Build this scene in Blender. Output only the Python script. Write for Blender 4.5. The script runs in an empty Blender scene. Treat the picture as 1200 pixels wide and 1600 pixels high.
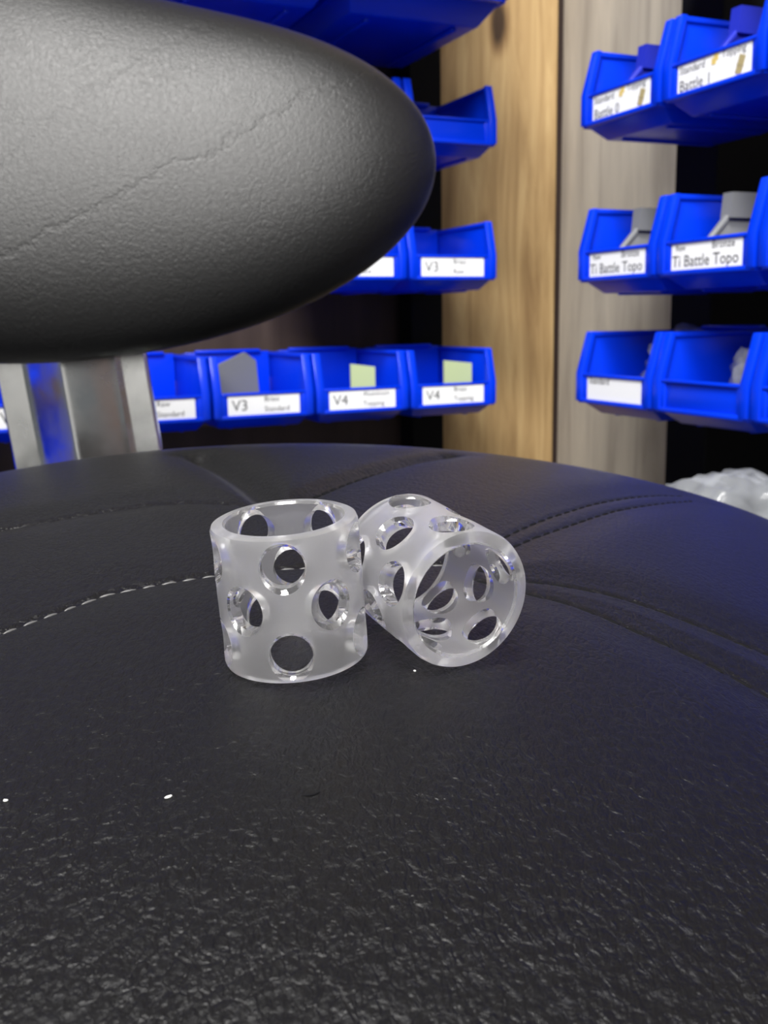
import bpy, bmesh, math, random
import numpy as np
from mathutils import Vector, Matrix, Euler, noise

S = bpy.context.scene
COL = S.collection
rad = math.radians

# ------------------------------------------------------------------ camera
FPX, PITCH, ROLL, CZ = 1563.0, rad(10.9), rad(-1.05), 0.62      # focal length in px of a 1200 wide frame
cp, sp = math.cos(PITCH), math.sin(PITCH)
F = Vector((0, cp, -sp)); UP = Vector((0, sp, cp)); X = Vector((1, 0, 0))
R = math.cos(ROLL) * X + math.sin(ROLL) * UP
U = -math.sin(ROLL) * X + math.cos(ROLL) * UP
CAM = Vector((0, 0, CZ))
cam = bpy.data.cameras.new('camera'); co = bpy.data.objects.new('camera', cam); COL.objects.link(co)
co.matrix_world = Matrix(((R.x, U.x, -F.x, 0), (R.y, U.y, -F.y, 0), (R.z, U.z, -F.z, CZ), (0, 0, 0, 1)))
cam.sensor_fit = 'HORIZONTAL'; cam.sensor_width = 36; cam.lens = FPX * 36 / 1200
cam.clip_start = 0.01; cam.clip_end = 50
cam.dof.use_dof = True; cam.dof.focus_distance = 0.212; cam.dof.aperture_fstop = 47
S.camera = co

# ------------------------------------------------------------------ world, lamps, exposure
w = bpy.data.worlds.new('world'); S.world = w; w.use_nodes = True
w.node_tree.nodes['Background'].inputs[0].default_value = (0.92, 0.96, 1.0, 1)
w.node_tree.nodes['Background'].inputs[1].default_value = 0.17
def area(name, loc, size, energy, target, color=(1, 1, 1)):
    l = bpy.data.lights.new(name, 'AREA'); l.shape = 'RECTANGLE'; l.size, l.size_y = size
    l.energy = energy; l.color = color
    o = bpy.data.objects.new(name, l); COL.objects.link(o); o.location = loc
    o.rotation_euler = (Vector(target) - Vector(loc)).to_track_quat('-Z', 'Y').to_euler()
    return o
area('ceiling_lamp', (-0.25, -0.42, 2.7), (0.7, 0.4), 92, (0.0, 0.55, 0.5), (1.0, 0.98, 0.95))
area('far_ceiling_lamp', (-0.25, -1.45, 2.3), (1.9, 0.6), 105, (0, 0.3, 0.5), (1.0, 0.98, 0.95))
S.view_settings.view_transform = 'Standard'; S.view_settings.look = 'None'
S.view_settings.exposure = 0.0; S.view_settings.gamma = 1.0; S.view_settings.use_curve_mapping = False

# ------------------------------------------------------------------ helpers
def tag(o, label=None, cat=None, group=None, kind=None):
    if label: o['label'] = label
    if cat: o['category'] = cat
    if group: o['group'] = group
    if kind: o['kind'] = kind
    return o
def obj(name, me, mat=None, parent=None):
    o = bpy.data.objects.new(name, me); COL.objects.link(o)
    if mat is not None:
        for m in (mat if isinstance(mat, (list, tuple)) else [mat]): me.materials.append(m)
    if parent is not None: o.parent = parent
    return o
def empty(name, loc=(0, 0, 0), rz=0):
    o = bpy.data.objects.new(name, None); COL.objects.link(o)
    o.location = loc; o.rotation_euler = (0, 0, rz); o.empty_display_size = 0.02
    return o
def done(bm, name='m', smooth=None):
    bmesh.ops.recalc_face_normals(bm, faces=bm.faces[:])
    me = bpy.data.meshes.new(name); bm.to_mesh(me); bm.free()
    if smooth is not None:
        me.shade_smooth()
        me.set_sharp_from_angle(angle=rad(smooth))
    return me
def box(bm, c, s, M=None):
    r = bmesh.ops.create_cube(bm, size=1.0)
    for v in r['verts']:
        v.co = Vector((v.co.x * s[0] + c[0], v.co.y * s[1] + c[1], v.co.z * s[2] + c[2]))
        if M is not None: v.co = M @ v.co
    return r['verts']
def prism(bm, pts, axis, a, b):
    """polygon pts in the plane of the two other axes, extruded from a to b along axis (0 = x, 1 = y)"""
    def mk(p, t): return (t, p[0], p[1]) if axis == 0 else (p[0], t, p[1])
    v0 = [bm.verts.new(mk(p, a)) for p in pts]; v1 = [bm.verts.new(mk(p, b)) for p in pts]
    n = len(pts)
    bm.faces.new(v0[::-1]); bm.faces.new(v1)
    for i in range(n): bm.faces.new((v0[i], v0[(i + 1) % n], v1[(i + 1) % n], v1[i]))
def bevel_all(bm, wdt, seg=2):
    es = [e for e in bm.edges if len(e.link_faces) == 2 and e.calc_face_angle(0) > 0.5]
    bmesh.ops.bevel(bm, geom=es, offset=wdt, segments=seg, profile=0.5, affect='EDGES', clamp_overlap=True)
def cyl(bm, r1, r2, z0, z1, n=32, M=None):
    r = bmesh.ops.create_cone(bm, cap_ends=True, segments=n, radius1=r1, radius2=r2, depth=z1 - z0)
    for v in r['verts']:
        v.co.z += (z0 + z1) / 2
        if M is not None: v.co = M @ v.co
    return r['verts']
def copy_tree(o, parent=None):
    c = o.copy(); COL.objects.link(c)
    if parent is not None: c.parent = parent
    for ch in list(o.children): copy_tree(ch, c)
    return c

# materials
class NT:
    def __init__(s, name):
        s.m = bpy.data.materials.new(name); s.m.use_nodes = True
        s.t = s.m.node_tree; s.b = s.t.nodes['Principled BSDF']; s.out = s.t.nodes['Material Output']
    def n(s, typ, **kw):
        nd = s.t.nodes.new(typ)
        for k, v in kw.items():
            if k.startswith('i_'):
                key = k[2:].replace('_', ' ')
                nd.inputs[int(key) if key.isdigit() else key].default_value = v
            else: setattr(nd, k, v)
        return nd
    def l(s, a, b): s.t.links.new(a, b)
    def set(s, **kw):
        for k, v in kw.items(): s.b.inputs[k.replace('_', ' ')].default_value = v
        return s
def plain(name, c, rough=0.5, **kw):
    k = NT(name); k.set(Base_Color=(*c, 1), Roughness=rough, **kw); return k.m
def ramp(k, stops):
    r = k.n('ShaderNodeValToRGB'); e = r.color_ramp.elements
    while len(e) < len(stops): e.new(0.5)
    for i, (p, c) in enumerate(stops): e[i].position = p; e[i].color = (*c, 1) if len(c) == 3 else c
    return r

def leather(name, scale, strength, rough, dist, crease=0.5, spec=0.5, sheen=0.0, fold=False):
    k = NT(name); k.set(Base_Color=(0.0035, 0.0036, 0.004, 1), Roughness=rough)
    k.b.inputs['Specular IOR Level'].default_value = spec
    tc = k.n('ShaderNodeTexCoord')
    nw = k.n('ShaderNodeTexNoise', i_Scale=scale * 0.35, i_Detail=3.0); k.l(tc.outputs['Object'], nw.inputs['Vector'])
    mx = k.n('ShaderNodeVectorMath', operation='MULTIPLY_ADD'); mx.inputs[1].default_value = (0.0045 * 500 / scale,) * 3
    k.l(nw.outputs['Color'], mx.inputs[0]); k.l(tc.outputs['Object'], mx.inputs[2])
    vo = k.n('ShaderNodeTexVoronoi', feature='SMOOTH_F1', i_Scale=scale * 0.72, i_Smoothness=0.6); vmp = k.n('ShaderNodeMapping'); vmp.inputs['Scale'].default_value = (1.1, 0.6, 1.0); vmp.inputs['Rotation'].default_value = (0, 0, 0.2); k.l(mx.outputs[0], vmp.inputs['Vector']); k.l(vmp.outputs[0], vo.inputs['Vector'])
    ve = k.n('ShaderNodeTexVoronoi', feature='DISTANCE_TO_EDGE', i_Scale=scale * 0.42); k.l(vmp.outputs[0], ve.inputs['Vector'])
    er = k.n('ShaderNodeMapRange', i_From_Max=0.16); k.l(ve.outputs['Distance'], er.inputs['Value'])
    nf = k.n('ShaderNodeTexNoise', i_Scale=scale * 2.6, i_Detail=4.0, i_Roughness=0.6); k.l(tc.outputs['Object'], nf.inputs['Vector'])
    mp = k.n('ShaderNodeMapping'); mp.inputs['Scale'].default_value = (1.0, 0.5, 1.0); mp.inputs['Rotation'].default_value = (0, 0, 0.25)
    k.l(mx.outputs[0], mp.inputs['Vector'])
    nb = k.n('ShaderNodeTexNoise', i_Scale=scale * 0.55, i_Detail=5.0, i_Roughness=0.62, i_Distortion=0.8); k.l(mp.outputs[0], nb.inputs['Vector'])
    patch = k.n('ShaderNodeTexNoise', i_Scale=scale * 0.05, i_Detail=2.0); k.l(tc.outputs['Object'], patch.inputs['Vector'])
    pr = k.n('ShaderNodeMapRange', i_From_Min=0.35, i_From_Max=0.68, i_To_Min=0.25, i_To_Max=1.0); k.l(patch.outputs['Fac'], pr.inputs['Value'])
    a = k.n('ShaderNodeMath', operation='MULTIPLY_ADD', i_1=-0.28); k.l(vo.outputs['Distance'], a.inputs[0]); k.l(nb.outputs['Fac'], a.inputs[2])
    e2 = k.n('ShaderNodeMath', operation='MULTIPLY', i_1=crease); k.l(er.outputs[0], e2.inputs[0])
    e3 = k.n('ShaderNodeMath', operation='MULTIPLY'); k.l(e2.outputs[0], e3.inputs[0]); k.l(pr.outputs[0], e3.inputs[1])
    b = k.n('ShaderNodeMath', operation='ADD'); k.l(a.outputs[0], b.inputs[0]); k.l(e3.outputs[0], b.inputs[1])
    c = k.n('ShaderNodeMath', operation='MULTIPLY_ADD', i_1=0.13); k.l(nf.outputs['Fac'], c.inputs[0]); k.l(b.outputs[0], c.inputs[2])
    k.b.inputs['Sheen Weight'].default_value = sheen; k.b.inputs['Sheen Roughness'].default_value = 0.3
    if fold:                                          # two long wandering creases across the cushion
        for (ax_, az_), (bx_, bz_), am in (((-0.215, 0.648), (-0.055, 0.735), 0.55), ((-0.215, 0.700), (-0.13, 0.765), 0.35)):
            ln_ = math.hypot(bx_ - ax_, bz_ - az_); nx_, nz_ = -(bz_ - az_) / ln_, (bx_ - ax_) / ln_
            dt = k.n('ShaderNodeVectorMath', operation='DOT_PRODUCT'); dt.inputs[1].default_value = (nx_, 0, nz_); k.l(tc.outputs['Object'], dt.inputs[0])
            nz1 = k.n('ShaderNodeTexNoise', i_Scale=22.0, i_Detail=6.0, i_Roughness=0.7); k.l(tc.outputs['Object'], nz1.inputs['Vector'])
            wv = k.n('ShaderNodeMath', operation='MULTIPLY_ADD', i_1=0.05, i_2=-(nx_ * ax_ + nz_ * az_) - 0.025); k.l(nz1.outputs['Fac'], wv.inputs[0])
            sm = k.n('ShaderNodeMath', operation='ADD'); k.l(dt.outputs['Value'], sm.inputs[0]); k.l(wv.outputs[0], sm.inputs[1])
            ab = k.n('ShaderNodeMath', operation='ABSOLUTE'); k.l(sm.outputs[0], ab.inputs[0])
            fr = k.n('ShaderNodeMapRange', i_From_Max=0.0028, i_To_Min=-am, i_To_Max=0.0, interpolation_type='SMOOTHSTEP'); k.l(ab.outputs[0], fr.inputs['Value'])
            c2 = k.n('ShaderNodeMath', operation='ADD'); k.l(c.outputs[0], c2.inputs[0]); k.l(fr.outputs[0], c2.inputs[1]); c = c2
    bu = k.n('ShaderNodeBump', i_Strength=strength, i_Distance=dist); k.l(c.outputs[0], bu.inputs['Height'])
    k.l(bu.outputs[0], k.b.inputs['Normal'])
    rr = k.n('ShaderNodeMapRange', i_To_Min=rough - 0.05, i_To_Max=rough + 0.1); k.l(nf.outputs['Fac'], rr.inputs['Value'])
    k.l(rr.outputs[0], k.b.inputs['Roughness'])
    return k.m
M = {}
M['seat'] = leather('black seat leather', 1050, 0.68, 0.28, 0.00062, 0.28, 0.26, 0.06)
M['back'] = leather('black backrest leather', 800, 0.4, 0.40, 0.0006, 0.2, 0.40, 0.03, True)
M['thread_black'] = plain('black thread', (0.004, 0.004, 0.005), 0.8)
M['thread_black'].node_tree.nodes['Principled BSDF'].inputs['Specular IOR Level'].default_value = 0.08
M['thread_glint'] = plain('glinting black thread', (0.07, 0.07, 0.07), 0.45)  # glints on the black stitching, put into a paler grey base colour
k = NT('chrome'); k.set(Base_Color=(0.78, 0.79, 0.78, 1), Metallic=1.0, Roughness=0.16)
tc = k.n('ShaderNodeTexCoord'); n_ = k.n('ShaderNodeTexNoise', i_Scale=55.0, i_Detail=4.0); k.l(tc.outputs['Object'], n_.inputs['Vector'])
mr = k.n('ShaderNodeMapRange', i_From_Min=0.35, i_From_Max=0.7, i_To_Min=0.12, i_To_Max=0.3); k.l(n_.outputs['Fac'], mr.inputs['Value']); k.l(mr.outputs[0], k.b.inputs['Roughness'])
M['chrome'] = k.m
M['black_plastic'] = plain('black plastic', (0.012, 0.012, 0.012), 0.5)
M['black_metal'] = plain('black painted steel', (0.0022, 0.0025, 0.0035), 0.7)
M['blue'] = plain('blue polypropylene', (0.0, 0.032, 0.64), 0.28)
M['black_metal'].node_tree.nodes['Principled BSDF'].inputs['Specular IOR Level'].default_value = 0.2
M['blue'].node_tree.nodes['Principled BSDF'].inputs['Specular IOR Level'].default_value = 0.45
M['grey_plastic'] = plain('grey plastic', (0.16, 0.165, 0.17), 0.45)
M['paper'] = plain('white label paper', (0.80, 0.81, 0.82), 0.5)
M['ink'] = plain('grey ink', (0.055, 0.055, 0.06), 0.6)
M['tan_ink'] = plain('tan ink', (0.35, 0.29, 0.14), 0.6)
M['yellow_ink'] = plain('yellow ink', (0.62, 0.47, 0.13), 0.6)
M['green_card'] = plain('pale green card', (0.42, 0.50, 0.27), 0.6)
M['lint'] = plain('white lint', (0.8, 0.8, 0.78), 0.8)
# pine with grain and one dark knot (object space: x across the board, z up)
def wood(name, stops, knots, grain=1.0):
    k = NT(name); k.set(Roughness=0.55)
    tc = k.n('ShaderNodeTexCoord')
    n1 = k.n('ShaderNodeTexNoise', i_Scale=9.0, i_Detail=2.0); k.l(tc.outputs['Object'], n1.inputs['Vector'])
    mp = k.n('ShaderNodeMapping'); mp.inputs['Scale'].default_value = (1, 1, 0.09); k.l(tc.outputs['Object'], mp.inputs['Vector'])
    n2 = k.n('ShaderNodeTexNoise', i_Scale=42.0 * grain, i_Detail=5.0, i_Roughness=0.6, i_Distortion=0.6); k.l(mp.outputs[0], n2.inputs['Vector'])
    src = n2.outputs['Fac']
    for (kx, kz, rx, rz_) in knots:
        sb = k.n('ShaderNodeVectorMath', operation='SUBTRACT'); sb.inputs[1].default_value = (kx, 0, kz); k.l(tc.outputs['Object'], sb.inputs[0])
        ml = k.n('ShaderNodeVectorMath', operation='MULTIPLY'); ml.inputs[1].default_value = (1 / rx, 0, 1 / rz_); k.l(sb.outputs[0], ml.inputs[0])
        ln = k.n('ShaderNodeVectorMath', operation='LENGTH'); k.l(ml.outputs[0], ln.inputs[0])
        wv = k.n('ShaderNodeMath', operation='MULTIPLY_ADD', i_1=0.5); k.l(n1.outputs['Fac'], wv.inputs[0]); k.l(ln.outputs['Value'], wv.inputs[2])
        m2 = k.n('ShaderNodeMapRange', i_From_Min=0.55, i_From_Max=2.6, i_To_Min=0.62, i_To_Max=0.0, interpolation_type='SMOOTHSTEP'); k.l(wv.outputs[0], m2.inputs['Value'])
        ad = k.n('ShaderNodeMath', operation='SUBTRACT'); k.l(src, ad.inputs[0]); k.l(m2.outputs[0], ad.inputs[1]); src = ad.outputs[0]
    r = ramp(k, stops); k.l(src, r.inputs[0]); k.l(r.outputs[0], k.b.inputs['Base Color'])
    return k.m
M['grey_wood'] = wood('whitewashed grey wood', [(0.25, (0.225, 0.203, 0.176)), (0.5, (0.37, 0.338, 0.29)), (0.75, (0.48, 0.437, 0.365))], [], 0.8)
M['dark_wood'] = wood('dark brown stained wood', [(0.2, (0.040, 0.024, 0.021)), (0.55, (0.070, 0.046, 0.040)), (0.8, (0.10, 0.068, 0.058))], [], 0.7)
M['floor'] = plain('dark concrete', (0.10, 0.10, 0.10), 0.7)

# ------------------------------------------------------------------ setting: a corner of two walls
AL, AR = rad(24.295), rad(66.943)                 # the two walls, angle to the picture plane
L_BIN, PITCH_BIN = 0.137, 0.112
CL, CR = Vector((0.1332, 1.1599, 0)), Vector((0.1803, 0.9367, 0))   # corner-side front ends of the two bin rows
DL, DR = Vector((-math.cos(AL), -math.sin(AL), 0)), Vector((math.cos(AR), -math.sin(AR), 0))
NL, NR = Vector((math.sin(AL), -math.cos(AL), 0)), Vector((-math.sin(AR), -math.cos(AR), 0))
def along(side, px, off, py=380):
    """distance along a wall row, in the plane 'off' behind the bin fronts, seen at picture column px"""
    d = F + R * ((px - 600) / FPX) + U * ((800 - py) / FPX)
    C, D, N = (CL, DL, NL) if side == 'L' else (CR, DR, NR)
    P0 = C - N * off
    t = (P0.x * N.x + P0.y * N.y) / (d.x * N.x + d.y * N.y)
    q = Vector((d.x * t, d.y * t, 0)) - P0
    return q.dot(D)
def slab(name, side, s0, s1, off0, off1, z0, z1, mat, bev=0.0):
    """upright box along a wall; object origin at its base centre, local x along the wall, local -y out of it"""
    C, D, N, th = (CL, DL, NL, AL) if side == 'L' else (CR, DR, NR, -AR)
    p = C + D * ((s0 + s1) / 2) - N * ((off0 + off1) / 2)
    bm = bmesh.new(); box(bm, (0, 0, (z1 - z0) / 2), (abs(s1 - s0), abs(off1 - off0), z1 - z0))
    if bev: bevel_all(bm, bev, 2)
    o = obj(name, done(bm), mat); o.location = (p.x, p.y, z0); o.rotation_euler = (0, 0, th)
    return o
OFF_L, OFF_R = 0.19, 0.25
bm = bmesh.new(); box(bm, (0, 0.3, -0.02), (4.4, 4.4, 0.04)); tag(obj('floor', done(bm), M['floor']), kind='structure')
sc_l = along('L', 872, OFF_L); sc_r = along('R', 872, OFF_R)
wl = slab('wall_left', 'L', sc_l - 0.02, sc_l + 2.0, OFF_L + 0.02, OFF_L + 0.08, 0, 2.4, M['dark_wood']); tag(wl, kind='structure')
wr = slab('wall_right', 'R', sc_r - 0.02, sc_r + 1.8, OFF_R + 0.02, OFF_R + 0.08, 0, 2.4, M['dark_wood']); tag(wr, kind='structure')
bm = bmesh.new(); box(bm, (0, -1.93, 1.2), (4.4, 0.06, 2.4)); tag(obj('wall_back', done(bm), plain('pale wall paint', (0.75, 0.75, 0.73), 0.8)), kind='structure')  # unseen wall behind the camera, added for chrome reflections and fill light
post_l0, post_l1 = along('L', 692, L_BIN + 0.012), along('L', 643, L_BIN + 0.012)
board = slab('pine_board', 'L', sc_l + 0.004, along('L', 660, OFF_L), OFF_L, OFF_L + 0.02, 0, 2.4, None, 0.002)
cxb = (sc_l + 0.004 + along('L', 660, OFF_L)) / 2
kn = cxb - along('L', 778, OFF_L)
board.data.materials.append(wood('yellow pine', [(0.0, (0.045, 0.022, 0.010)), (0.3, (0.26, 0.155, 0.065)), (0.5, (0.44, 0.29, 0.13)), (0.72, (0.60, 0.43, 0.21))], [(kn, 0.99, 0.009, 0.022)]))
tag(board, 'yellow pine board with a dark knot, upright in the wall corner', 'board')
gb = slab('grey_board', 'R', sc_r + 0.004, along('R', 1075, OFF_R), OFF_R, OFF_R + 0.02, 0, 2.4, M['grey_wood'], 0.002)
tag(gb, 'whitewashed grey wooden board, upright right of the pine board', 'board')
pl_ = slab('steel_post', 'L', post_l0, post_l1, L_BIN + 0.013, OFF_L - 0.0005, 0, 2.2, M['black_metal'], 0.002)
tag(pl_, 'black steel post behind the left bins, against the pine board', 'post')
pr_ = slab('steel_post', 'R', along('R', 1052, L_BIN + 0.014), along('R', 1116, L_BIN + 0.014), L_BIN + 0.013, OFF_R - 0.0005, 0, 2.2, M['black_metal'], 0.002)
tag(pr_, 'black steel post behind the right bins, against the grey board', 'post')
ZL = [0.3267, 0.1850, 0.0411, -0.0994, -0.2395]; ZR = [0.1620, 0.0294, -0.0794]
# ------------------------------------------------------------------ storage bins
BW, BH, LIP = 0.106, 0.075, 0.0375
def bin_body():
    bm = bmesh.new(); hw = BW / 2; t = 0.0026
    prof = [(-0.004, 0.0), (-0.118, 0.0), (-0.123, 0.006), (-L_BIN, 0.010), (-L_BIN, LIP), (-0.117, BH), (-0.004, BH)]
    def side(sgn):
        # hopper side: base narrower than the mouth, rim flange proud all round
        x0, x1 = sgn * hw, sgn * (hw - t)
        a, b = min(x0, x1), max(x0, x1)
        prism(bm, [(-0.002, 0.010), (-L_BIN + 0.001, 0.010), (-L_BIN + 0.001, LIP), (-0.127, BH - 0.001), (-0.002, BH - 0.001)], 0, a, b)
    side(1); side(-1)
    ho = hw + 0.0012
    for sgn in (1, -1):                              # flange along the slanting front edge and the top edge
        xs = sorted((sgn * ho, sgn * (hw - 0.0075)))
        prism(bm, [(-L_BIN - 0.001, 0.012), (-L_BIN - 0.001, LIP), (-0.1275, BH), (-0.1220, BH), (-L_BIN + 0.006, LIP), (-L_BIN + 0.006, 0.012)], 0, *xs)
        xs = sorted((sgn * ho, sgn * (hw - 0.0045)))
        prism(bm, [(-0.125, BH), (-0.125, BH - 0.0045), (-0.001, BH - 0.0045), (-0.001, BH)], 0, *xs)
        xs = sorted((sgn * (hw - 0.0045), sgn * (hw - 0.012)))   # slanting inner cheek of the lip
        prism(bm, [(-L_BIN + 0.001, 0.011), (-L_BIN + 0.001, LIP - 0.002), (-L_BIN + 0.007, LIP - 0.002), (-L_BIN + 0.007, 0.011)], 0, *xs)
    box(bm, (0, -L_BIN + 0.004, (LIP + 0.010) / 2), (BW - 0.016, 0.0026, LIP - 0.011))          # front lip
    box(bm, (0, -L_BIN + 0.003, LIP - 0.0015), (BW - 0.014, 0.0055, 0.003))                     # rolled top of the lip
    box(bm, (0, -L_BIN + 0.003, 0.0125), (BW - 0.004, 0.0065, 0.004))                           # bottom bead of the lip
    box(bm, (0, -0.0025, BH / 2 + 0.006), (BW - 0.006, 0.003, BH - 0.010))                      # back
    box(bm, (0, -0.004, BH + 0.0015), (BW * 0.72, 0.008, 0.004))                                # hanging lip
    # base tray, inset and stepped below the lip, with two skid ribs
    hb = hw - 0.009
    v0 = [bm.verts.new(c) for c in ((-hb, -0.004, 0), (hb, -0.004, 0), (hb, -0.116, 0), (-hb, -0.116, 0))]
    v1 = [bm.verts.new(c) for c in ((-hw + .001, -0.002, 0.0125), (hw - .001, -0.002, 0.0125), (hw - .001, -L_BIN + 0.003, 0.0125), (-hw + .001, -L_BIN + 0.003, 0.0125))]
    bm.faces.new(v0[::-1]); bm.faces.new(v1)
    for i in range(4): bm.faces.new((v0[i], v0[(i + 1) % 4], v1[(i + 1) % 4], v1[i]))
    for sx in (-0.03, 0.03): box(bm, (sx, -0.06, -0.0008), (0.004, 0.10, 0.0022))
    bmesh.ops.recalc_face_normals(bm, faces=bm.faces[:])
    bevel_all(bm, 0.0013, 2)
    return done(bm, 'bin_body', 40)
BODY = bin_body(); BODY.materials.append(M['blue'])
bm = bmesh.new(); box(bm, (0, 0, 0), (0.078, 0.0006, 0.0225)); LABEL = done(bm, 'label'); LABEL.materials.append(M['paper'])
def text_mesh(t, size, align='LEFT'):
    cu = bpy.data.curves.new('t', 'FONT'); cu.body = t; cu.size = size; cu.align_x = align; cu.extrude = 0.00008; cu.resolution_u = 2
    o = bpy.data.objects.new('t', cu); COL.objects.link(o)
    dg = bpy.context.evaluated_depsgraph_get()
    me = bpy.data.meshes.new_from_object(o.evaluated_get(dg)); bpy.data.objects.remove(o)
    me.materials.clear(); me.materials.append(M['ink'])
    return me
TEXT = {}
def lettering(parent, t, size, x, z):
    if (t, size) not in TEXT: TEXT[(t, size)] = text_mesh(t, size)
    o = bpy.data.objects.new('lettering', TEXT[(t, size)]); COL.objects.link(o); o.parent = parent
    o.location = (x, -0.0004, z); o.rotation_euler = (rad(90), 0, 0)
def icon(parent, kind, x, z):
    bm = bmesh.new()
    if kind == 'part':
        Mx = Matrix.Translation((x, -0.0004, z)) @ Matrix.Rotation(rad(20), 4, 'Y')
        for dz, hh in ((-0.0038, 0.0052), (0.0035, 0.0062)): box(bm, (0, 0, dz), (0.0066, 0.0003, hh), Mx)
        box(bm, (0, -0.0001, -0.0003), (0.0074, 0.0003, 0.0011), Mx)
        obj('picture', done(bm), M['tan_ink'], parent)
    else:
        for i in range(3):
            for j in range(3):
                if (i, j) not in ((2, 0), (0, 2)): box(bm, (x + (i - 1) * 0.0024, -0.0004, z + (j - 1) * 0.0024), (0.0022, 0.0003, 0.0022))
        obj('picture', done(bm), M['yellow_ink'], parent)
def place_bin(side, row, kk, label, words=None, big=1.0):
    C, D, N, th = (CL, DL, NL, AL) if side == 'L' else (CR, DR, NR, -AR)
    z = CZ + (ZL if side == 'L' else ZR)[row - 1] - 0.010
    p = C + D * ((kk + 0.5) * PITCH_BIN * big) - N * L_BIN
    if big != 1.0: p = p + D * 0.057 * (big - 1); z -= 0.045 * (big - 1)
    t = empty('storage_bin', (p.x, p.y, z), th)
    tag(t, label, 'storage bin', 'blue storage bins on the %s wall' % ('left' if side == 'L' else 'right'))
    b = bpy.data.objects.new('bin_body', BODY); COL.objects.link(b); b.parent = t; b.scale = (big, big, big)
    if words is not None:
        l = bpy.data.objects.new('paper_label', LABEL); COL.objects.link(l); l.parent = t
        l.location = (0, -L_BIN + 0.0020, 0.0247)
        for wd in words:
            if wd[0] == '#': icon(l, wd[1], wd[2], wd[3])
            else: lettering(l, *wd)
    return t
battle = lambda n: [('Standard', 0.0080, -0.037, 0.0030), ('Battle ' + n, 0.0115, -0.037, -0.0095), ('#', 'logo', 0.002, 0.006), ('Topping', 0.0075, 0.0090, 0.0050), ('#', 'part', 0.0285, -0.0035)]
topo = [('Raw', 0.0065, -0.034, 0.0045), ('Bronze', 0.0085, 0.007, 0.0042), ('Ti Battle Topo', 0.0125, -0.038, -0.0078)]
vee = lambda a, b, c: [(a, 0.016, -0.035, -0.0055), (b, 0.0078, 0.000, 0.0030), (c, 0.0078, 0.000, -0.0075)]
place_bin('R', 1, 0, 'blue bin with Battle label at the corner end of the top right row', battle('0'))
place_bin('R', 1, 1, 'larger looking blue bin with Battle label before the upper black post', battle('1'))
place_bin('R', 1, 2, 'blue bin cut by the right frame edge in the top right row', battle('2'))
place_bin('R', 2, 0, 'blue bin labelled Ti Battle Topo in front of the grey board', topo)
place_bin('R', 2, 1, 'blue bin labelled Ti Battle Topo and Bronze before the black post', topo)
place_bin('R', 2, 2, 'blue bin at right frame edge in the middle right row', topo)
place_bin('R', 3, 0, 'blue bin with white label holding a plastic bag, lowest right row', [('Standard', 0.0085, -0.036, 0.004)])
place_bin('R', 3, 1, 'blue bin without label holding a plastic bag, lowest right row')
place_bin('R', 3, 2, 'blue bin at right frame edge in the lowest right row')
for r_, nm in ((1, 'top'), (2, 'middle'), (3, 'lowest')):
    place_bin('R', r_, 3, 'blue bin beyond the right frame edge, %s right row' % nm)
place_bin('L', 4, 0, 'blue bin labelled V4 Topping in front of the pine board, lowest left row', vee('V4', 'Brass', 'Topping'))
place_bin('L', 4, 1, 'blue bin labelled V4 Aluminum with a green card, lowest left row', vee('V4', 'Aluminum', 'Topping'))
place_bin('L', 4, 2, 'blue bin labelled V3 Brass Standard in the lowest left row', vee('V3', 'Brass', 'Standard'))
place_bin('L', 4, 3, 'blue bin labelled Standard beside the chrome bracket, lowest left row', vee('V3', 'Raw', 'Standard'))
place_bin('L', 3, 0, 'blue bin labelled V3 in front of the pine board, third left row', vee('V3', 'Brass', 'Raw'))
place_bin('L', 3, 1, 'blue bin half hidden by the backrest, labelled, third left row', vee('V3', 'Raw', 'Raw'))
place_bin('L', 2, 0, 'blue bin with no paper label in front of the pine board', None)
place_bin('L', 2, 1, 'blue bin showing only a rim beside the backrest, second left row', None)
place_bin('L', 1, 0, 'blue bin seen from below, nearest the pine board, top left row', None, 1.6)
place_bin('L', 1, 1, 'blue bin seen from below, second from the pine board, top left row', None, 1.6)
place_bin('L', 1, 2, 'blue bin seen from below just over the backrest, top left row', None, 1.6)
place_bin('L', 1, 3, 'blue bin above the backrest in the top left row, cut by frame', None, 1.6)
place_bin('L', 4, 4, 'blue bin behind the chrome bracket in the lowest left row', vee('V2', 'Raw', 'Standard'))
place_bin('L', 4, 5, 'blue bin at the left frame edge beside the chrome bracket', vee('V2', 'Raw', 'Standard'))
for kk, nm in ((6, 'first'), (7, 'second'), (8, 'third'), (9, 'fourth'), (10, 'fifth'), (11, 'sixth')):
    place_bin('L', 4, kk, 'blue bin, %s beyond the left frame edge, mirrored in the chrome' % nm, None)
    place_bin('L', 3, kk, 'blue bin, %s beyond the left frame edge in the third row' % nm, None)
for kk, nm in enumerate(('first', 'second', 'third', 'fourth', 'fifth', 'sixth', 'seventh', 'eighth', 'ninth', 'tenth')):
    place_bin('L', 5, kk + 2, 'blue bin, %s of the row hidden behind the seat, mirrored in the chrome' % nm, None)
ZL.append(0.500); ZR.append(0.297)
for kk, nm in enumerate(('first', 'second', 'third', 'fourth')):
    place_bin('R', 4, kk, 'blue bin, %s from the corner in the right row above the frame' % nm, None)
    place_bin('L', 6, kk, 'blue bin, %s from the corner in the left row above the frame' % nm, None, 1.6)
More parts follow.
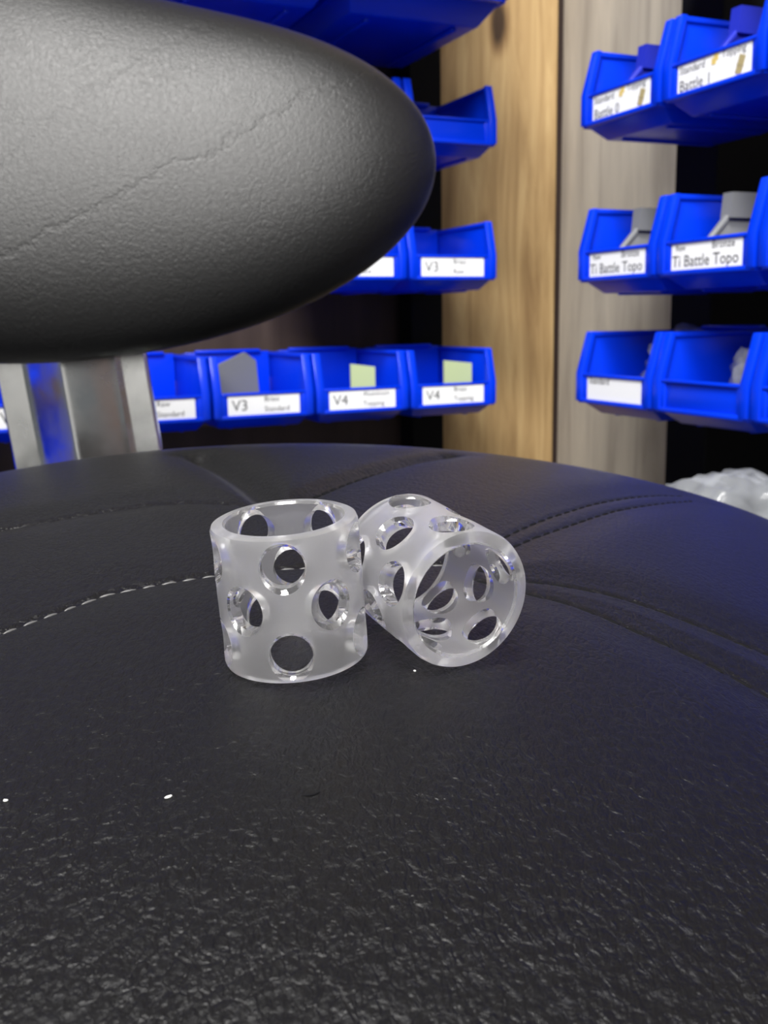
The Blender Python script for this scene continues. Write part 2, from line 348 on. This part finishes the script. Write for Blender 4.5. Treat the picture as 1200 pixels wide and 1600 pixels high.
for side, row, n in (('L', 6, 5), ('R', 4, 4), ('L', 5, 12), ('L', 1, 5), ('L', 2, 2), ('L', 3, 12), ('L', 4, 12), ('R', 1, 4), ('R', 2, 4), ('R', 3, 4)):
    z = CZ + (ZL if side == 'L' else ZR)[row - 1]
    rl = slab('bin_rail', side, -0.002, n * PITCH_BIN, L_BIN + 0.0005, L_BIN + 0.0125, z + 0.035, z + 0.062, M['black_metal'])
    tag(rl, 'thin black rail behind the blue bins of the %s %s row' % (['top', 'second', 'third', 'lowest', 'hidden', 'uppermost'][row - 1] if side == 'L' else ['top', 'middle', 'lowest', 'uppermost'][row - 1], 'left' if side == 'L' else 'right'), 'rail')
# things in the bins
def in_bin(side, row, kk, x, y, z):
    C, D, N, th = (CL, DL, NL, AL) if side == 'L' else (CR, DR, NR, -AR)
    p = C + D * ((kk + 0.5) * PITCH_BIN) - N * L_BIN
    q = Matrix.Rotation(th, 3, 'Z') @ Vector((x, y, 0))
    return Vector((p.x + q.x, p.y + q.y, CZ + (ZL if side == 'L' else ZR)[row - 1] - 0.010 + z)), th
def divider_mesh(mat):
    bm = bmesh.new()
    prism(bm, [(-0.124, 0), (-0.126, 0.016), (-0.104, 0.037), (-0.012, 0.037), (-0.012, 0)], 0, -0.0012, 0.0012)      # thin web, slanted front
    prism(bm, [(-0.1265, 0.014), (-0.1215, 0.014), (-0.099, 0.037), (-0.105, 0.037)], 0, -0.0035, 0.0025)              # bead along the slanted edge
    for ry_ in (-0.094, -0.074, -0.05, -0.03): box(bm, (-0.001, ry_, 0.018), (0.004, 0.002, 0.036))                    # upright ribs
    prism(bm, [(-0.106, 0.034), (-0.104, 0.053), (-0.014, 0.053), (-0.012, 0.034)], 0, -0.006, 0.0045)                 # thick top ledge
    bevel_all(bm, 0.0013, 2)
    me = done(bm, 'divider', 40); me.materials.append(mat); return me
DG, DB = divider_mesh(M['grey_plastic']), divider_mesh(plain('dark blue plastic', (0.012, 0.022, 0.36), 0.4))
for side, row, kk, me, lab in (('R', 2, 0, DG, 'grey plastic divider in the bin before the grey board'), ('R', 2, 1, DG, 'grey ribbed plastic divider in the Bronze bin before the black post'),
                               ('R', 1, 0, DB, 'blue plastic divider in the top right bin at the corner end'), ('R', 1, 1, DB, 'blue plastic divider in the top right bin before the black post')):
    p, th = in_bin(side, row, kk, -0.008, -0.004, 0.0187)
    o = obj('bin_divider', me); o.location = p; o.rotation_euler = (0, 0, th); tag(o, lab, 'divider', 'dividers standing in the right bins')
bm = bmesh.new(); prism(bm, [(-0.03, 0), (0.03, 0), (0.026, 0.055), (0.012, 0.064), (-0.028, 0.05)], 1, -0.002, 0.002); bevel_all(bm, 0.001)
p, th = in_bin('L', 4, 2, -0.012, -0.075, 0.0127); o = obj('bin_divider', done(bm, 'd', 40), M['grey_plastic']); o.location = p; o.rotation_euler = (0, 0, th + 0.3)
tag(o, 'grey plastic divider standing in the V3 Brass bin, lowest left row', 'divider')
for kk, x, hw_, lab in ((0, 0.020, 0.018, 'pale green card standing in the bin before the pine board'), (1, 0.012, 0.0145, 'pale green card standing in the V4 Aluminum bin')):
    p, th = in_bin('L', 4, kk, x, -0.108, 0.0127)
    bm = bmesh.new(); prism(bm, [(-hw_, 0), (hw_, 0), (hw_, 0.045), (-hw_, 0.049)], 1, -0.0015, 0.0015); bevel_all(bm, 0.0005)
    o = obj('card', done(bm), M['green_card']); o.location = p; o.rotation_euler = (0, 0, th); tag(o, lab, 'card', 'pale green cards in the lowest left bins')
# crumpled clear bags
k = NT('clear plastic film'); k.set(Base_Color=(0.45, 0.47, 0.50, 1), Roughness=0.15, Alpha=0.30); M['film'] = k.m
def bag_mesh(sx, sy, sz, seed, sub=5, amp=0.3):
    bm = bmesh.new(); bmesh.ops.create_icosphere(bm, subdivisions=sub, radius=1.0)
    off = Vector((seed * 3.1, seed * 1.7, seed * 0.9))
    for v in bm.verts:
        c = v.co.copy(); d = 0
        for fq, a in ((1.6, 1.0), (3.4, 0.7), (6.5, 0.25)):
            d += a * (1 - abs(noise.noise(c * fq + off)) * 2.2)      # sharp creased ridges
        v.co = c * (1 + amp * (d - 0.7))
        z = v.co.z * sz
        v.co = Vector((v.co.x * sx, v.co.y * sy, z))
    zb = -sz * 0.55
    for v in bm.verts: v.co.z = max(v.co.z, zb + 0.12 * sz * noise.noise(v.co * 40)) - zb
    zm = min(v.co.z for v in bm.verts)
    for v in bm.verts: v.co.z -= zm
    me = done(bm, 'bag', 180); me.materials.append(M['film']); return me
for kk, x, lab, s_ in ((0, 0.010, 'crumpled clear plastic bag in the labelled lowest right bin', 1), (1, 0.012, 'crumpled clear plastic bag in the unlabelled lowest right bin', 2)):
    p, th = in_bin('R', 3, kk, x, -0.066, 0.0127)
    o = obj('plastic_bag', bag_mesh(0.026, 0.036, 0.036, s_ * 1.3 + 4, 4)); o.location = p; o.rotation_euler = (0, 0, th); tag(o, lab, 'plastic bag', 'clear bags in the lowest right bins')

# ------------------------------------------------------------------ stool: domed seat with stitched seams
SX, SY, RX, ZT, SA, SE, SN, RF, RB = -0.0491, 0.4306, 0.2494, -0.0540, 0.0207, 0.0385, 2.0106, 0.3792, 0.1488
def z_base(x, y):
    ry = np.where(y > SY, RB, RF); rr = np.sqrt(((x - SX) / RX) ** 2 + ((y - SY) / ry) ** 2)
    return ZT - SA * rr ** 2 - SE * (1 - np.maximum(1 - rr ** SN, 0) ** 0.5)
def on_seat(px, py):
    d = F + R * ((px - 600) / FPX) + U * ((800 - py) / FPX)
    ts = np.linspace(0.1, 0.62, 5000)
    z = z_base(d.x * ts, d.y * ts); i = int(np.argmax(d.z * ts < z))
    return np.array([d.x * ts[i], d.y * ts[i]])
HUB = (700, 872)
LINES = {   # seam lines and stitch rows, found on the dome
 'left_front': [(-60, 1000), (0, 977), (50, 958), (100, 940), (165, 917), (215, 907), (265, 898), (330, 888), (430, 878), (560, 872), HUB],
 'left_back': [(-60, 832), (0, 820), (60, 809), (130, 796), (200, 786), (240, 780), (300, 777), (370, 779), (433, 784)],
 'fan_left': [(312, 706), (350, 722), (390, 746), (415, 765), (433, 784)],
 'fan_right': [(433, 784), (470, 768), (520, 748), (580, 728), (640, 714), (700, 706)],
 'right_back_a': [HUB, (795, 827), (830, 811), (860, 800), (890, 791), (920, 782), (950, 776), (985, 771), (1025, 768), (1065, 769)],
 'right_back_b': [(715, 884), (802, 845), (830, 833), (865, 821), (895, 811), (925, 801), (960, 791), (995, 785), (1035, 780), (1080, 777)],
 'right_front_a': [HUB, (825, 899), (865, 903), (905, 910), (945, 918), (985, 929), (1030, 944), (1080, 963), (1120, 979), (1160, 996), (1205, 1014), (1260, 1040)],
 'right_front_b': [(715, 890), (840, 922), (865, 927), (900, 937), (945, 954), (990, 974), (1050, 1000), (1100, 1023), (1150, 1049), (1205, 1079), (1260, 1110)]}
WL = {n: np.array([on_seat(*q) for q in pts]) for n, pts in LINES.items()}
GROOVE = {'left_front': (0.0010, 0.0011), 'left_back': (0.0013, 0.0017), 'fan_left': (0.0045, 0.0065), 'fan_right': (0.0028, 0.0045),
          'right_back_a': (0.0006, 0.0008), 'right_back_b': (0.0006, 0.0008), 'right_front_a': (0.0006, 0.0008), 'right_front_b': (0.0006, 0.0008)}
def seg_dist(x, y, pl):
    d = np.full(x.shape, 1.0)
    for a, b in zip(pl[:-1], pl[1:]):
        ab = b - a; l2 = float(ab @ ab) + 1e-12
        t = np.clip(((x - a[0]) * ab[0] + (y - a[1]) * ab[1]) / l2, 0, 1)
        d = np.minimum(d, np.hypot(x - a[0] - t * ab[0], y - a[1] - t * ab[1]))
    return d
def z_seat(x, y):
    x = np.asarray(x, float); y = np.asarray(y, float)
    z = z_base(x, y); dm = np.full(x.shape, 1.0)
    for n, pl in WL.items():
        d = seg_dist(x, y, pl); dep, wd = GROOVE[n]
        z = z - dep * np.exp(-(d / wd) ** 2); dm = np.minimum(dm, d)
    return z - 0.0016 * np.exp(-(dm / 0.012) ** 2)                # leather pillows up between the seams
stool = empty('stool', (SX, SY - 0.1, 0))
tag(stool, 'black leather stool with padded backrest on a chrome bracket', 'stool')
def local(o): o.location = -Vector(stool.location)
NA, NRR = 1200, 400
u_ = np.linspace(0, 1, NRR + 1)[1:]; rr = np.sin(u_ * math.pi / 2) ** 0.95
tt = np.linspace(0, 2 * math.pi, NA, endpoint=False)
RRm, TTm = np.meshgrid(rr, tt, indexing='ij')
ry = np.where(np.sin(TTm) > 0, RB, RF)
XX = SX + RRm * RX * np.cos(TTm); YY = SY + RRm * ry * np.sin(TTm); ZZ = z_seat(XX, YY)
ring_v = np.stack([XX, YY, ZZ], -1)
rim = ring_v[-1].copy(); cc = np.array([SX, SY - 0.1, 0])
r1 = rim.copy(); r1[:, 2] -= 0.035
r2 = rim.copy(); r2[:, :2] = cc[:2] + (rim[:, :2] - cc[:2]) * 0.9; r2[:, 2] = rim[:, 2] - 0.045
V = np.concatenate([ring_v.reshape(-1, 3), r1, r2, [[SX, SY, float(z_seat(SX, SY))]], [[cc[0], cc[1], float(r2[:, 2].min())]]])
V[:, 2] += CZ
i0 = np.arange(NA); i1 = (i0 + 1) % NA; quads = []
NL_ = NRR + 2
for j in range(NL_ - 1): quads.append(np.stack([j * NA + i0, (j + 1) * NA + i0, (j + 1) * NA + i1, j * NA + i1], -1))
quads = np.concatenate(quads); top = NL_ * NA; bot = top + 1
tris = np.concatenate([np.stack([np.full(NA, top), i0, i1], -1), np.stack([np.full(NA, bot), (NL_ - 1) * NA + i1, (NL_ - 1) * NA + i0], -1)])
me = bpy.data.meshes.new('seat_cushion')
me.vertices.add(len(V)); me.vertices.foreach_set('co', V.astype(np.float32).ravel())
nl = quads.size + tris.size; me.loops.add(nl); me.loops.foreach_set('vertex_index', np.concatenate([quads.ravel(), tris.ravel()]).astype(np.int32))
me.polygons.add(len(quads) + len(tris))
me.polygons.foreach_set('loop_start', np.concatenate([np.arange(len(quads)) * 4, quads.size + np.arange(len(tris)) * 3]).astype(np.int32))
me.update(calc_edges=True); me.shade_smooth()
seat = obj('seat_cushion', me, M['seat'], stool); local(seat)
# stitches
bm = bmesh.new(); bmesh.ops.create_uvsphere(bm, u_segments=8, v_segments=6, radius=1.0)
STB = done(bm, 'stitch', 80); STB.materials.append(M['thread_black'])
bm = bmesh.new(); bmesh.ops.create_uvsphere(bm, u_segments=8, v_segments=6, radius=1.0)
STG = done(bm, 'stitch', 80); STG.materials.append(M['thread_glint'])
random.seed(3)
def stitches(name, me, pitch, ln, thick, start=0.0, wide=1.0):
    pl = WL[name]; seg = np.hypot(*np.diff(pl, axis=0).T); cum = np.r_[0, np.cumsum(seg)]
    s = start
    while s < cum[-1]:
        q = np.array([np.interp(s, cum, pl[:, 0]), np.interp(s, cum, pl[:, 1])])
        q2 = np.array([np.interp(s + 0.001, cum, pl[:, 0]), np.interp(s + 0.001, cum, pl[:, 1])])
        e = 0.0008
        z0 = float(z_seat(*q)); tv = Vector((q2[0] - q[0], q2[1] - q[1], float(z_seat(*q2)) - z0))
        if tv.length < 1e-6: break
        tv.normalize()
        gx = float(z_base(q[0] + e, q[1]) - z_base(q[0] - e, q[1])) / (2 * e); gy = float(z_base(q[0], q[1] + e) - z_base(q[0], q[1] - e)) / (2 * e)
        nv = Vector((-gx, -gy, 1)).normalized(); bv = nv.cross(tv).normalized(); nv = tv.cross(bv)
        tv2 = (tv + bv * random.uniform(-0.06, 0.06)).normalized(); bv = nv.cross(tv2)
        o = bpy.data.objects.new('stitch', me); COL.objects.link(o); o.parent = seat
        sc = Matrix.Diagonal((ln / 2 * random.uniform(0.85, 1.1), thick * wide, thick)).to_4x4()
        o.matrix_local = Matrix.Translation((q[0], q[1], CZ + z0 + thick * 0.35)) @ Matrix((tv2, bv, nv)).transposed().to_4x4() @ sc
        s += pitch
for n in ('right_back_a', 'right_back_b', 'right_front_a', 'right_front_b'): stitches(n, STB, 0.0068, 0.0054, 0.00045, 0.004 if n.endswith('a') else 0.001, 1.5)
stitches('left_front', STG, 0.0052, 0.0040, 0.0005, 0.001)
stitches('left_back', STB, 0.0060, 0.0048, 0.0005, 0.001)
stitches('fan_right', STB, 0.0065, 0.0050, 0.0006, 0.002, 2.0)

# backrest cushion
BK = dict(c=(-0.1824, 0.6024, 0.0815), a=0.2186, b=0.1066, n=2.007, K=0.30, tau=0.3222, rol=-0.0619, yaw=0.1189)
def backrest_mesh():
    NP, NQ = 240, 44
    P = []
    rho = np.sin(np.linspace(0, 1, NQ + 1)[1:] * math.pi / 2); phi = np.linspace(0, 2 * math.pi, NP, endpoint=False)
    Rh, Ph = np.meshgrid(rho, phi, indexing='ij')
    c, s = np.cos(Ph), np.sin(Ph); e = 2 / BK['n']
    def shape(Rh, c, s, sg):
        SS = BK['a'] * np.sign(c) * np.abs(c) ** e * Rh; T = BK['b'] * np.sign(s) * np.abs(s) ** e * Rh
        T = np.where(T > 0, T * (1 + 0.35 / (1 + np.exp((SS - 0.02) / 0.03))), T)      # higher towards the middle of the back
        edge = np.sqrt(np.maximum(1 - Rh ** 7, 0))
        th = (0.018 + 0.018 * (1 - (Rh * s) ** 2) * (1 - 0.3 * (Rh * c) ** 4)) * edge if sg < 0 else 0.022 * edge
        K = BK['K']
        x = np.sin(K * SS) / K + sg * th * np.sin(K * SS); y = -(1 - np.cos(K * SS)) / K + sg * th * np.cos(K * SS)
        q = np.stack([x, y, T], -1).reshape(-1, 3)
        cr, sr = math.cos(BK['rol']), math.sin(BK['rol']); q = q @ np.array([[cr, 0, sr], [0, 1, 0], [-sr, 0, cr]]).T
        ct, st = math.cos(BK['tau']), math.sin(BK['tau']); q = q @ np.array([[1, 0, 0], [0, ct, st], [0, -st, ct]]).T
        cw, sw = math.cos(BK['yaw']), math.sin(BK['yaw']); q = q @ np.array([[cw, -sw, 0], [sw, cw, 0], [0, 0, 1]]).T
        return q + np.array(BK['c']) + np.array([0, 0, CZ])
    fr = shape(Rh, c, s, -1); bk = shape(Rh[:-1], c[:-1], s[:-1], 1)
    z = np.zeros((1, 1)); cf = shape(z, z + 1, z, -1); cb = shape(z, z + 1, z, 1)
    V = np.concatenate([fr, bk[::-1].reshape(NQ - 1, NP, 3)[:, :, :].reshape(-1, 3) if False else bk.reshape(NQ - 1, NP, 3)[::-1].reshape(-1, 3), cf, cb])
    faces = []; nr = 2 * NQ - 1
    for j in range(nr - 1):
        for i in range(NP): faces.append((j * NP + i, j * NP + (i + 1) % NP, (j + 1) * NP + (i + 1) % NP, (j + 1) * NP + i))
    t0 = nr * NP
    for i in range(NP):
        faces.append((t0, (i + 1) % NP, i)); faces.append((t0 + 1, (nr - 1) * NP + i, (nr - 1) * NP + (i + 1) % NP))
    bm = bmesh.new(); vs = [bm.verts.new(v) for v in V]
    for f in faces: bm.faces.new([vs[i] for i in f])
    return done(bm, 'backrest', 180)
bk = obj('backrest_cushion', backrest_mesh(), M['back'], stool); local(bk)
# chrome bracket: flat bar with a pressed V rib
def bracket_mesh():
    prof = [(-0.047, 0.0), (-0.0455, -0.0015), (-0.030, -0.0015), (-0.0285, -0.003), (0.0005, -0.0265), (0.0025, -0.0278), (0.0050, -0.0270), (0.024, -0.0095),
            (0.029, -0.0065), (0.0315, -0.0015), (0.0455, -0.0015), (0.047, 0.0), (0.047, 0.003), (-0.047, 0.003)]
    bm = bmesh.new(); rows = []
    for z in np.linspace(-0.10, 0.12, 12):
        rows.append([bm.verts.new((x + (-0.11 * z), y + 0.05 * max(0, z) - 0.9 * max(0, -0.05 - z) ** 2, z)) for x, y in prof])
    n = len(prof)
    for a, b in zip(rows[:-1], rows[1:]):
        for i in range(n): bm.faces.new((a[i], a[(i + 1) % n], b[(i + 1) % n], b[i]))
    bm.faces.new(rows[0]); bm.faces.new(rows[-1][::-1])
    return done(bm, 'bracket', 32)
br = obj('back_bracket', bracket_mesh(), M['chrome'], stool)
BR_Y = 0.612
bx = (114 - 600) / FPX * BR_Y
br.location = Vector((bx, BR_Y + 0.012, CZ - 0.035)) - Vector(stool.location); br.rotation_euler = (0, 0, 0.0)
bm = bmesh.new(); box(bm, (bx + 0.01, BR_Y - 0.12, CZ - 0.138), (0.07, 0.28, 0.006)); bevel_all(bm, 0.001)
o = obj('bracket_arm', done(bm), M['chrome'], stool); local(o)
# column and five-arm base under the seat
bm = bmesh.new(); zt = CZ + float(r2[:, 2].min()) + 0.01
cyl(bm, 0.11, 0.11, zt - 0.012, zt, 40); cyl(bm, 0.025, 0.025, 0.30, zt, 24); cyl(bm, 0.035, 0.035, 0.06, 0.32, 24)
o = obj('column', done(bm, 'c', 40), M['chrome'], stool)
for i in range(5):
    Mx = Matrix.Rotation(i * 2 * math.pi / 5, 4, 'Z')
    bm = bmesh.new(); box(bm, (0.14, 0, 0.075), (0.26, 0.035, 0.025), Mx); bevel_all(bm, 0.004)
    a = obj('base_arm', done(bm), M['chrome'], stool)
    bm = bmesh.new(); cyl(bm, 0.028, 0.028, -0.012, 0.012, 24, Mx @ Matrix.Translation((0.25, 0, 0.028)) @ Matrix.Rotation(rad(90), 4, 'X'))
    box(bm, (0.25, 0, 0.058), (0.02, 0.012, 0.03), Mx)
    obj('caster', done(bm, 'w', 40), M['black_plastic'], a)

# ------------------------------------------------------------------ the two clear barrels
RD, RH, WALL = 0.030, 0.0299, 0.0031
def frosted(name, white, rough, tint=(0.97, 0.97, 0.98)):
    k = NT(name); k.set(Base_Color=(*tint, 1), Roughness=rough, IOR=1.5); k.b.inputs['Transmission Weight'].default_value = 1.0
    tr = k.n('ShaderNodeBsdfTranslucent'); tr.inputs[0].default_value = (0.95, 0.95, 0.96, 1)
    df = k.n('ShaderNodeBsdfDiffuse'); df.inputs[0].default_value = (0.93, 0.93, 0.94, 1)
    m1 = k.n('ShaderNodeMixShader', i_0=0.45); k.l(df.outputs[0], m1.inputs[1]); k.l(tr.outputs[0], m1.inputs[2])
    m2 = k.n('ShaderNodeMixShader', i_0=white); k.l(k.b.outputs[0], m2.inputs[1]); k.l(m1.outputs[0], m2.inputs[2])
    k.l(m2.outputs[0], k.out.inputs['Surface'])
    tc = k.n('ShaderNodeTexCoord'); n1 = k.n('ShaderNodeTexNoise', i_Scale=900.0, i_Detail=3.0); k.l(tc.outputs['Object'], n1.inputs['Vector'])
    bu = k.n('ShaderNodeBump', i_Strength=0.12, i_Distance=0.0002); k.l(n1.outputs['Fac'], bu.inputs['Height']); k.l(bu.outputs[0], k.b.inputs['Normal'])
    return k.m
M['frost'] = frosted('frosted clear polycarbonate', 0.13, 0.33)
M['bore'] = frosted('semi clear polycarbonate bore', 0.10, 0.16)
M['hole'] = frosted('clear polycarbonate hole wall', 0.04, 0.05)
def barrel_mesh():
    NS = 144; Ro, Ri, h = RD / 2, RD / 2 - WALL, RH
    ch = 0.0009
    prof = [(Ro - ch, 0), (Ro - ch * .3, ch * .3), (Ro, ch)] + [(Ro, z) for z in np.linspace(ch, h - ch * 1.3, 14)[1:]] + [(Ro - ch * .35, h - ch * .4), (Ro - ch * 1.2, h)]
    prof += [(Ri + 0.0005, h), (Ri, h - 0.0005)] + [(Ri, z) for z in np.linspace(h - 0.0005, 0.0005, 14)[1:]] + [(Ri + 0.0005, 0)]
    n = len(prof); bm = bmesh.new(); rows = []
    for i in range(NS):
        a = 2 * math.pi * i / NS; rows.append([bm.verts.new((r * math.cos(a), r * math.sin(a), z)) for r, z in prof])
    for i in range(NS):
        A, B = rows[i], rows[(i + 1) % NS]
        for j in range(n):
            f = bm.faces.new((A[j], B[j], B[(j + 1) % n], A[(j + 1) % n]))
            rm = (prof[j][0] + prof[(j + 1) % n][0]) / 2
            f.material_index = 1 if rm < Ri + 0.0003 else 0
    me = done(bm, 'tube'); 
    for m in ('frost', 'bore', 'hole'): me.materials.append(M[m])
    tube = obj('tube', me)
    bm = bmesh.new()
    for row, zf in enumerate((0.80, 0.50, 0.19)):
        for q in range(5):
            a = q * 2 * math.pi / 5 + (math.pi / 5 if row == 1 else 0)
            Mx = Matrix.Rotation(a, 4, 'Z') @ Matrix.Translation((0, 0, zf * RH)) @ Matrix.Rotation(rad(90), 4, 'Y')
            r0, rf = RD * 0.142, RD * 0.176
            pr = [(0.0, Ri - 0.003), (r0, Ri - 0.003), (r0, Ro - 0.0011), (r0 + 0.0002, Ro - 0.0008), (rf, Ro + 0.0001), (rf + 0.0012, Ro + 0.0018), (0.0, Ro + 0.0018)]
            ns = 48; rws = []
            for s in range(ns):
                b = 2 * math.pi * s / ns; rws.append([bm.verts.new(Mx @ Vector((r * math.cos(b), r * math.sin(b), z))) for r, z in pr[1:-1]])
            for s in range(ns):
                A, B = rws[s], rws[(s + 1) % ns]
                for j in range(len(A) - 1): bm.faces.new((A[j], B[j], B[j + 1], A[j + 1]))
            bm.faces.new([r[0] for r in rws][::-1]); bm.faces.new([r[-1] for r in rws])
    me2 = done(bm, 'cut')
    for m in ('frost', 'bore', 'hole'): me2.materials.append(M[m])
    for p in me2.polygons: p.material_index = 2
    cut = obj('cut', me2)
    md = tube.modifiers.new('b', 'BOOLEAN'); md.operation = 'DIFFERENCE'; md.object = cut; md.solver = 'EXACT'; md.material_mode = 'INDEX'
    dg = bpy.context.evaluated_depsgraph_get()
    res = bpy.data.meshes.new_from_object(tube.evaluated_get(dg))
    bpy.data.objects.remove(tube); bpy.data.objects.remove(cut)
    res.shade_smooth(); res.set_sharp_from_angle(angle=rad(28))
    return res
BARREL = barrel_mesh()
def place_barrel(axis, centre, spin, label, name='clear_barrel'):
    """axis = direction of local +z, centre = middle of the tube, spin = turn about the axis"""
    ax = Vector(axis).normalized(); q = Vector((0, 0, 1)).rotation_difference(ax)
    o = bpy.data.objects.new(name, BARREL); COL.objects.link(o)
    Mx = Matrix.Translation(centre) @ q.to_matrix().to_4x4() @ Matrix.Rotation(spin, 4, 'Z') @ Matrix.Translation((0, 0, -RH / 2))
    # settle on the leather: raise or lower until the lowest clearance is nil
    co_ = np.empty(len(BARREL.vertices) * 3, np.float32); BARREL.vertices.foreach_get('co', co_); co_ = co_.reshape(-1, 3)
    m = np.array(Mx); Wd = co_ @ m[:3, :3].T + m[:3, 3]
    gap = np.sort(Wd[:, 2] - CZ - z_seat(Wd[:, 0], Wd[:, 1]))[max(1, len(Wd) // 400)]
    Mx = Matrix.Translation((0, 0, -gap)) @ Mx
    print('barrel settle', gap)
    o.matrix_world = Mx
    tag(o, label, 'plastic tube', 'two clear perforated barrels on the stool seat')
    return o
def at(px, py, d): return CAM + F * d + R * ((px - 600) / FPX * d) + U * ((800 - py) / FPX * d)
D1 = FPX * RD / 222
ax1 = Vector((-0.050, -0.09, 0.9955)).normalized()
base1 = at(465, 1040, D1)
place_barrel(ax1, base1 + ax1 * RH / 2, rad(-88), 'upright frosted clear plastic barrel with round holes, left one on the seat')
ax2 = Vector((0.44, -0.89, -0.11)).normalized()
c2 = at(729, 926, FPX * RD / 230) - ax2 * RH / 2
place_barrel(ax2, c2, rad(48), 'clear perforated plastic barrel lying on its side, right one, open end forward')

# specks of lint and a fibre on the leather
def speck(px, py, ln, th, label, mat, name, ang):
    q = on_seat(px, py); z = float(z_seat(*q))
    bm = bmesh.new(); bmesh.ops.create_icosphere(bm, subdivisions=2, radius=1.0)
    for v in bm.verts:
        v.co *= 1 + 0.35 * noise.noise(v.co * 2 + Vector((px, py, 0)))
        v.co = Vector((v.co.x * ln, v.co.y * th + 0.25 * ln * (v.co.x ** 2), v.co.z * th * 0.8))
    o = obj(name, done(bm, 's', 180), mat); o.location = (q[0], q[1], CZ + z + th * 0.4); o.rotation_euler = (0, 0, ang)
    tag(o, label, 'lint' if name != 'fibre' else 'fibre')
speck(264, 1246, 0.00075, 0.00028, 'white lint fleck on the seat, larger one in front of the left barrel', M['lint'], 'lint_fleck', 0.8)
speck(9, 1252, 0.0004, 0.00028, 'white lint fleck on the seat at the left frame edge', M['lint'], 'lint_fleck', 0.2)
speck(648, 1049, 0.0003, 0.00025, 'tiny white lint fleck between the two barrels', M['lint'], 'lint_fleck', 0.0)
speck(488, 1243, 0.0016, 0.00022, 'short black fibre on the seat in front of the upright barrel', M['thread_black'], 'fibre', 0.35)

# heap of clear film bags on a low table beyond the seat
tz = 0.418
tb = empty('side_table', (0.250, 0.70, 0)); tag(tb, 'dark low table behind the seat carrying the clear bags', 'table')
bm = bmesh.new(); box(bm, (0, 0, tz - 0.012), (0.26, 0.16, 0.024)); bevel_all(bm, 0.002); obj('tabletop', done(bm), M['black_plastic'], tb)
for sx in (-1, 1):
    for sy in (-1, 1):
        bm = bmesh.new(); box(bm, (sx * 0.115, sy * 0.065, (tz - 0.024) / 2), (0.025, 0.025, tz - 0.024)); obj('leg', done(bm), M['black_metal'], tb)
o = obj('plastic_bag', bag_mesh(0.070, 0.048, 0.052, 11, 5, 0.16)); o.location = (0.250, 0.70, tz)
tag(o, 'crumpled clear plastic bag behind the seat at the right frame edge', 'plastic bag')
